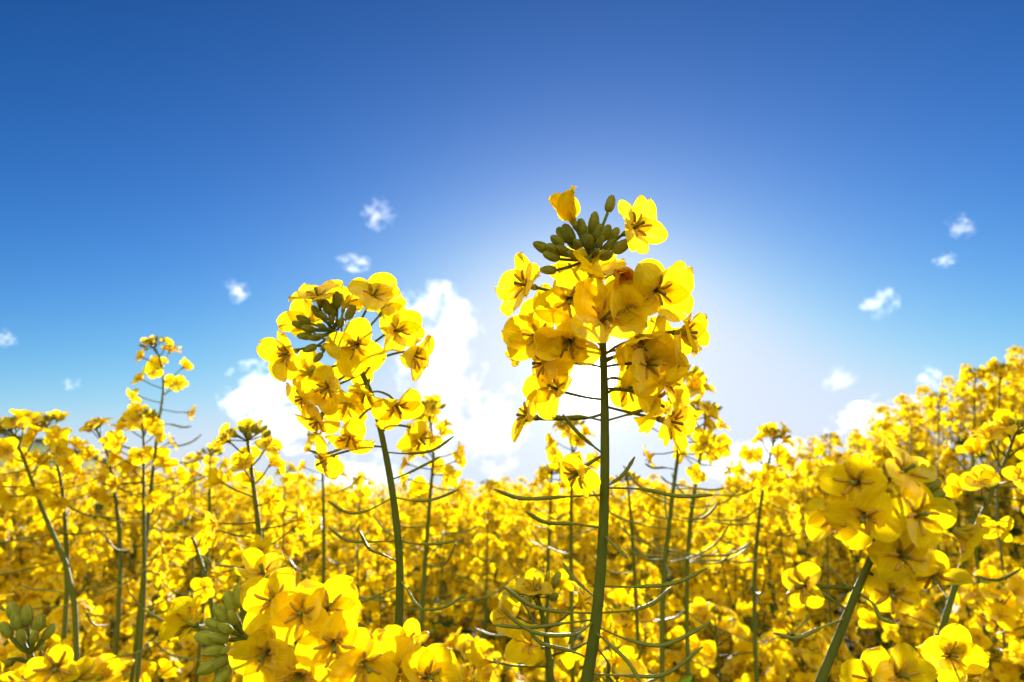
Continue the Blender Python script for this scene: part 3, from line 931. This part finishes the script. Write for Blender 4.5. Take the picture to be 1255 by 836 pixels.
def copy_plant(proto, loc, rz, sxy, sz, tilt, label, lod):
    r = empty('rapeseed_plant', loc)
    r.rotation_euler = (tilt[0], tilt[1], rz); r.scale = (sxy, sxy, sz)
    tag(r, label, 'flowering plant', FIELD_GROUP)
    link_mesh('stem', proto['stem'], r)
    for l in proto['leaf']: link_mesh('leaf' if lod == 0 else 'foliage', l, r)
    for h, b in proto['head']:
        o = link_mesh('flower_cluster', h, r)
        link_mesh('bud_cluster', b, o)
    return r

# positions: a jittered grid over the part of the field the camera sees, plus a margin at its sides
rng = random.Random(99)
spots = []
step = .205
iy = 0
y = .30
while y < 7.8:
    wx = y * 1.02 + .8
    st = step * (1 if y < 3.2 else 1.25)
    x = -wx
    while x < wx:
        xx = x + rng.uniform(-.45, .45) * st; yy = y + rng.uniform(-.45, .45) * st
        spots.append((xx, yy))
        x += st
    y += st
spots = [p for p in spots if p[1] > .30]
def depth_of(p): return p[1] * math.cos(PITCH) - .05
spots.sort(key=lambda p: math.hypot(*p))

def zone_label(px, d):
    side = ('at the far left of the field' if px < 180 else 'below the tall left pair' if px < 390 else
            'around the bent stem' if px < 600 else 'around the thick stem before the sun' if px < 860 else
            'between thick stem and leaning head' if px < 1060 else 'around or behind the leaning head')
    row = ('large bushy rapeseed plant low in front' if d < 1.0 else 'rapeseed plant of the middle rows' if d < 1.75 else 'small far rapeseed plant')
    return row + ' ' + side

MAXN = 258
placed = 0
far = []
for (x, y) in spots:
    d = depth_of((x, y))
    px = 627.5 + FPX * x / max(.05, d)
    g = ground_z(x, y)
    sz = rng.uniform(.90, 1.06)
    top = g + 1.2 * sz
    # near the lens the crop stays below the view of the tall plants
    if d < .9:
        lim = CAM_H - d * (.30 - .13 * (d / .9)) + (.25 * max(0, abs(x) - .35))
        if x > .25: lim += .04
        top = min(top, lim + rng.uniform(-.05, .02)); sz = (top - g) / 1.2
    vis = -170 < px < 1425
    if vis and placed < MAXN:
        lod = 0 if d < .85 else 1
        pr = (PROTO0 if lod == 0 else PROTO1)[rng.randrange(5 if lod == 0 else 7)]
        copy_plant(pr, (x, y, g), rng.uniform(0, 6.28), rng.uniform(.9, 1.15), sz, (rng.uniform(-.05, .05), rng.uniform(-.05, .05)), zone_label(px, d), lod)
        placed += 1
    elif math.hypot(x, y) > .5:
        far.append((x, y, g, sz))
print('individual plants', placed, 'far plants', len(far))

crop = MB()
protos2 = []
for i in range(6):
    stem, leaves, heads = field_proto(500 + i, 2)
    m = MB(); m.merge(stem, None, {0: 0})
    for l in leaves: m.merge(l, None, {0: 1})
    for h, b in heads:
        m.merge(h, None, {0: 2, 1: 3, 2: 0}); m.merge(b, None, {0: 0, 1: 4})
    protos2.append(m)
for (x, y, g, sz) in far:
    M = Matrix.Translation((x, y, g)) @ Matrix.Rotation(rng.uniform(0, 6.28), 4, 'Z') @ Matrix.Rotation(rng.uniform(-.05, .05), 4, 'X') @ Matrix.Diagonal((rng.uniform(.9, 1.15), rng.uniform(.9, 1.15), sz, 1))
    crop.merge(protos2[rng.randrange(6)], M)
o = crop.build('rapeseed_crop', [STEM, LEAF, PETAL, ANTHER, BUD])
tag(o, 'mass of yellow flowering rapeseed running back to the skyline behind the nearer plants', 'crop', kind='stuff')

# ------------------------------------------------------------------ clouds
def cloud_mat(name, dens, nscale, thr, seed, aniso=.2, lobes=None):
    m, nt, out = new_mat(name)
    L = nt.links.new
    tc = N(nt, 'ShaderNodeTexCoord')
    mp = N(nt, 'ShaderNodeMapping'); mp.inputs['Location'].default_value = (seed * 3.7, seed * 1.3, seed * 2.1)
    L(tc.outputs['Object'], mp.inputs['Vector'])
    n1 = N(nt, 'ShaderNodeTexNoise', Scale=nscale, Detail=7.0, Roughness=.68); L(mp.outputs[0], n1.inputs['Vector'])
    wn = N(nt, 'ShaderNodeTexNoise', Scale=1.25, Detail=3.0, Roughness=.5); L(mp.outputs[0], wn.inputs['Vector'])
    ws = N(nt, 'ShaderNodeVectorMath', _operation='SUBTRACT'); ws.inputs[1].default_value = (.5, .5, .5); L(wn.outputs['Color'], ws.inputs[0])
    wm = N(nt, 'ShaderNodeVectorMath', _operation='MULTIPLY'); wm.inputs[1].default_value = (1.9, 1.9, 1.9); L(ws.outputs[0], wm.inputs[0])
    wa = N(nt, 'ShaderNodeVectorMath', _operation='ADD'); L(wm.outputs[0], wa.inputs[0]); L(tc.outputs['Object'], wa.inputs[1])
    ln = N(nt, 'ShaderNodeVectorMath', _operation='LENGTH'); L(wa.outputs[0], ln.inputs[0])
    # density = clamp(noise*1.9 - len*1.0 - thr) * k
    a = N(nt, 'ShaderNodeMath', _operation='MULTIPLY_ADD'); a.inputs[1].default_value = 5.0; a.inputs[2].default_value = -(thr + 1.65)
    L(n1.outputs['Fac'], a.inputs[0])
    b = N(nt, 'ShaderNodeMath', _operation='SUBTRACT'); L(a.outputs[0], b.inputs[0]); L(ln.outputs['Value'], b.inputs[1])
    c = N(nt, 'ShaderNodeMath', _operation='MULTIPLY', _use_clamp=False); c.inputs[1].default_value = dens * 1.4
    L(b.outputs[0], c.inputs[0])
    mn = N(nt, 'ShaderNodeClamp'); mn.inputs['Max'].default_value = dens; L(c.outputs[0], mn.inputs['Value'])
    pv = N(nt, 'ShaderNodeVolumePrincipled'); pv.inputs['Color'].default_value = (1, 1, 1, 1); pv.inputs['Anisotropy'].default_value = aniso
    L(mn.outputs[0], pv.inputs['Density'])
    L(pv.outputs[0], out.inputs['Volume'])
    try: m.cycles.volume_step_rate = .5
    except Exception: pass
    return m

def cloud(label, px, py, wpx, hpx, D, seed, dens=1.0, tilt=0, thr=.35, nscale=1.6):
    mb = MB()
    ellipsoid(mb, Matrix.Identity(4), 1, 1, 1, 24, 16)
    S = D / FPX
    kk = .85 if wpx < 60 else 1.0
    w, h = wpx * S * .5 * kk, hpx * S * .5 * kk
    o = mb.build('cloud', cloud_mat('cloud_vapour', dens * (.6 if wpx < 60 else 1.3) / h, nscale * (1 + .35 * math.sin(seed * 2.3)), thr, seed, aniso=.28))
    c = at(px, py, D)
    o.location = c
    o.scale = (w * 1.35, w * 1.0, h * 1.45)
    o.rotation_euler = (0, R_(-tilt), -math.atan2(c.x, c.y))
    tag(o, label, 'cloud', 'clouds in the sky')
    return o

cloud('tall white cumulus cloud billowing directly behind the drooping flowers of the bent plant', 532, 425, 105, 120, 1500, 1.0, 1.6, thr=.3, nscale=1.7)
cloud('broad low white cloud between the bent plant and the thick stem', 575, 525, 120, 100, 1700, 2.0, 1.2, thr=.4)
cloud('small puffy cloud left of the bent plant, level with its lower flowers', 318, 483, 78, 62, 1500, 3.0, 1.6, thr=.2)
cloud('flat trailing cloud joined low on the left of the bent stem', 358, 522, 85, 50, 1560, 4.0, 1.6, thr=.25)
cloud('pale cloud low on the skyline between the broad head and the bent stem', 440, 585, 120, 60, 1800, 5.0, thr=.3, dens=.6)
cloud('ragged wispy cloud highest in the sky above the bent plant', 464, 262, 42, 40, 1200, 6.0, .75, tilt=50, thr=.3, nscale=1.9)
cloud('thin wisp of cloud just under the highest ragged one', 435, 322, 44, 20, 1200, 7.0, .6, thr=.3)
cloud('small compact cloud alone above the broad dark stemmed plant', 289, 357, 36, 26, 1200, 8.0, .8, thr=.25)
cloud('tiny cloud cut by the left edge of the view', 5, 415, 26, 22, 1300, 9.0, .8, thr=.25)
cloud('tiny oval cloud above the left edge plants', 87, 471, 18, 18, 1300, 10.0, .8, tilt=-40, thr=.2)
cloud('tiny cloud highest of those on the right', 1176, 277, 30, 32, 1200, 11.0, .75, tilt=50, thr=.3)
cloud('very small round cloud just below the highest one on the right', 1158, 319, 24, 18, 1200, 12.0, .75, thr=.25)
cloud('ragged slanting cloud between the sun and the right edge', 1079, 373, 48, 36, 1200, 13.0, .8, tilt=35, thr=.28)
cloud('small bright cloud above the crop below the ragged slanting one', 1139, 464, 32, 30, 1250, 14.0, .9, thr=.22)
cloud('wide low cloud on the skyline above the leaning head', 1078, 516, 95, 44, 1500, 15.0, .9, tilt=12, thr=.25)
cloud('faint feathery cloud streak right of the sun', 1030, 463, 46, 30, 1300, 16.0, .3, tilt=35, thr=.3)
cloud('little cloud low by the right edge over the crop', 1246, 462, 26, 26, 1300, 17.0, .8, thr=.22)
cloud('pale cloud bank low on the skyline right of the sun', 925, 565, 130, 50, 1800, 18.0, .5, thr=.25)

# ------------------------------------------------------------------ world and sun
w = bpy.data.worlds.new('World'); SC.world = w; w.use_nodes = True
nt = w.node_tree
for n in list(nt.nodes): nt.nodes.remove(n)
L = nt.links.new
out = nt.nodes.new('ShaderNodeOutputWorld')
bg = nt.nodes.new('ShaderNodeBackground'); bg.inputs['Strength'].default_value = .05
sky = nt.nodes.new('ShaderNodeTexSky'); sky.sky_type = 'NISHITA'; sky.sun_disc = False
sky.sun_elevation = SUN_EL; sky.sun_rotation = SUN_AZ
sky.altitude = 300; sky.air_density = 1.0; sky.dust_density = .4; sky.ozone_density = 3.0
hs = nt.nodes.new('ShaderNodeHueSaturation'); hs.inputs['Saturation'].default_value = 1.11
gm = nt.nodes.new('ShaderNodeGamma'); gm.inputs['Gamma'].default_value = 1.55
hs.inputs['Value'].default_value = .475; hs.inputs['Hue'].default_value = .504
L(sky.outputs[0], gm.inputs['Color']); L(gm.outputs[0], hs.inputs['Color'])
# the sun's disc and the bright air around it, by true angle from the sun
tc = nt.nodes.new('ShaderNodeTexCoord')
nv = N(nt, 'ShaderNodeVectorMath', _operation='NORMALIZE'); L(tc.outputs['Generated'], nv.inputs[0])
dt = N(nt, 'ShaderNodeVectorMath', _operation='DOT_PRODUCT'); L(nv.outputs[0], dt.inputs[0]); dt.inputs[1].default_value = SUN_DIR
ac = N(nt, 'ShaderNodeMath', _operation='ARCCOSINE'); ac.use_clamp = False
mnm = N(nt, 'ShaderNodeMath', _operation='MINIMUM'); mnm.inputs[1].default_value = .9999999; L(dt.outputs['Value'], mnm.inputs[0]); L(mnm.outputs[0], ac.inputs[0])
def lobe(amp, width):
    a = N(nt, 'ShaderNodeMath', _operation='MULTIPLY'); a.inputs[1].default_value = -1 / R_(width); L(ac.outputs[0], a.inputs[0])
    e = N(nt, 'ShaderNodeMath', _operation='EXPONENT'); L(a.outputs[0], e.inputs[0])
    m = N(nt, 'ShaderNodeMath', _operation='MULTIPLY'); m.inputs[1].default_value = amp; L(e.outputs[0], m.inputs[0])
    return m
def addm(a, b):
    s = N(nt, 'ShaderNodeMath', _operation='ADD'); L(a.outputs[0], s.inputs[0]); L(b.outputs[0], s.inputs[1]); return s
tot = addm(addm(lobe(420, .7), lobe(3.4, 3.5)), lobe(.7, 15))
glow = N(nt, 'ShaderNodeMixRGB', _blend_type='MULTIPLY', Fac=1.0); glow.inputs[2].default_value = (1, .97, .92, 1); L(tot.outputs[0], glow.inputs[1])
ad = N(nt, 'ShaderNodeMixRGB', _blend_type='ADD', Fac=1.0); 
# soft shoulder on the brightest air near the horizon
sepc = nt.nodes.new('ShaderNodeSeparateColor'); comc = nt.nodes.new('ShaderNodeCombineColor'); L(hs.outputs[0], sepc.inputs[0])
for ch, kk in enumerate((4.1, 4.6, 5.6)):
    d1 = N(nt, 'ShaderNodeMath', _operation='DIVIDE'); d1.inputs[1].default_value = kk * (1.06 if ch == 1 else 1); L(sepc.outputs[ch], d1.inputs[0])
    p1 = N(nt, 'ShaderNodeMath', _operation='POWER'); p1.inputs[1].default_value = 4.0; L(d1.outputs[0], p1.inputs[0])
    a1 = N(nt, 'ShaderNodeMath', _operation='ADD'); a1.inputs[1].default_value = 1; L(p1.outputs[0], a1.inputs[0])
    p2 = N(nt, 'ShaderNodeMath', _operation='POWER'); p2.inputs[1].default_value = .25; L(a1.outputs[0], p2.inputs[0])
    d2 = N(nt, 'ShaderNodeMath', _operation='DIVIDE'); L(sepc.outputs[ch], d2.inputs[0]); L(p2.outputs[0], d2.inputs[1])
    
    if ch == 1:
        d3 = N(nt, 'ShaderNodeMath', _operation='MULTIPLY'); d3.inputs[1].default_value = .95; L(d2.outputs[0], d3.inputs[0]); d2 = d3
    L(d2.outputs[0], comc.inputs[ch])
L(comc.outputs[0], ad.inputs[1]); L(glow.outputs[0], ad.inputs[2])

# added glowing cloud pattern in the sky behind the camera, fill for camera-facing petals
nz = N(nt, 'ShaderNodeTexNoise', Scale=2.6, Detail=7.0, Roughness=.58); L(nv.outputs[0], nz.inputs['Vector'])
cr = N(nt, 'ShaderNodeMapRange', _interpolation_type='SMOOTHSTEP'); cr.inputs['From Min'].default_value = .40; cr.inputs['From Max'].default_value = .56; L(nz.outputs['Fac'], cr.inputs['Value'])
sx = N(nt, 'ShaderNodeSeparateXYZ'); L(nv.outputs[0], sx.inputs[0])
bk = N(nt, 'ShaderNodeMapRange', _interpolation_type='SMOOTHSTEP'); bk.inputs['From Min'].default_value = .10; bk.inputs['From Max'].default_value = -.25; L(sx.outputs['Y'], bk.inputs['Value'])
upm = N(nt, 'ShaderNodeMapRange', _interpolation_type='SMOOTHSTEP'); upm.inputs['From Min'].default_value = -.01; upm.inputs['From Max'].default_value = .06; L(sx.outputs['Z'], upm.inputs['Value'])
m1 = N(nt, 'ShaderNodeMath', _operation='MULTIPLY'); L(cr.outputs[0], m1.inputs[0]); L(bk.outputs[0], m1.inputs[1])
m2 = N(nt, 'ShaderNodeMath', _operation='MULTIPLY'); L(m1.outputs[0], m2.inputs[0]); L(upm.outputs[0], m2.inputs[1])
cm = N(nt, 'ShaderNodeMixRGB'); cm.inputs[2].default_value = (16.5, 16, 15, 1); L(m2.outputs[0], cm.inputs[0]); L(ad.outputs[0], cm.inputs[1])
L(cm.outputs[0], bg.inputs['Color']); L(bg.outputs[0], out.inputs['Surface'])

sd = bpy.data.lights.new('sun', 'SUN'); sd.energy = 3.8; sd.angle = R_(.5); sd.color = (1, .95, .86)
so = bpy.data.objects.new('sun', sd); COL.objects.link(so)
so.rotation_euler = (-SUN_DIR).to_track_quat('-Z', 'Y').to_euler()
so.location = (0, 0, 50)

# ------------------------------------------------------------------ camera
cd = bpy.data.cameras.new('camera'); cam = bpy.data.objects.new('camera', cd); COL.objects.link(cam)
cam.location = C0; cam.rotation_euler = (R_(90) + PITCH, 0, 0)
cd.sensor_width = 36; cd.lens = 22.0; cd.clip_start = .01; cd.clip_end = 20000
cd.dof.use_dof = True; cd.dof.focus_distance = .205; cd.dof.aperture_fstop = 16.0; cd.dof.aperture_blades = 9
SC.camera = cam

SC.view_settings.view_transform = 'Standard'; SC.view_settings.look = 'None'
SC.view_settings.exposure = 1.8; SC.view_settings.gamma = 1.0
SC.render.engine = 'CYCLES'
cy = SC.cycles
cy.max_bounces = 10; cy.diffuse_bounces = 8; cy.glossy_bounces = 2; cy.transmission_bounces = 4; cy.transparent_max_bounces = 12
cy.volume_bounces = 3; cy.use_denoising = True; cy.sample_clamp_indirect = 8
cy.use_adaptive_sampling = True; cy.adaptive_threshold = .02
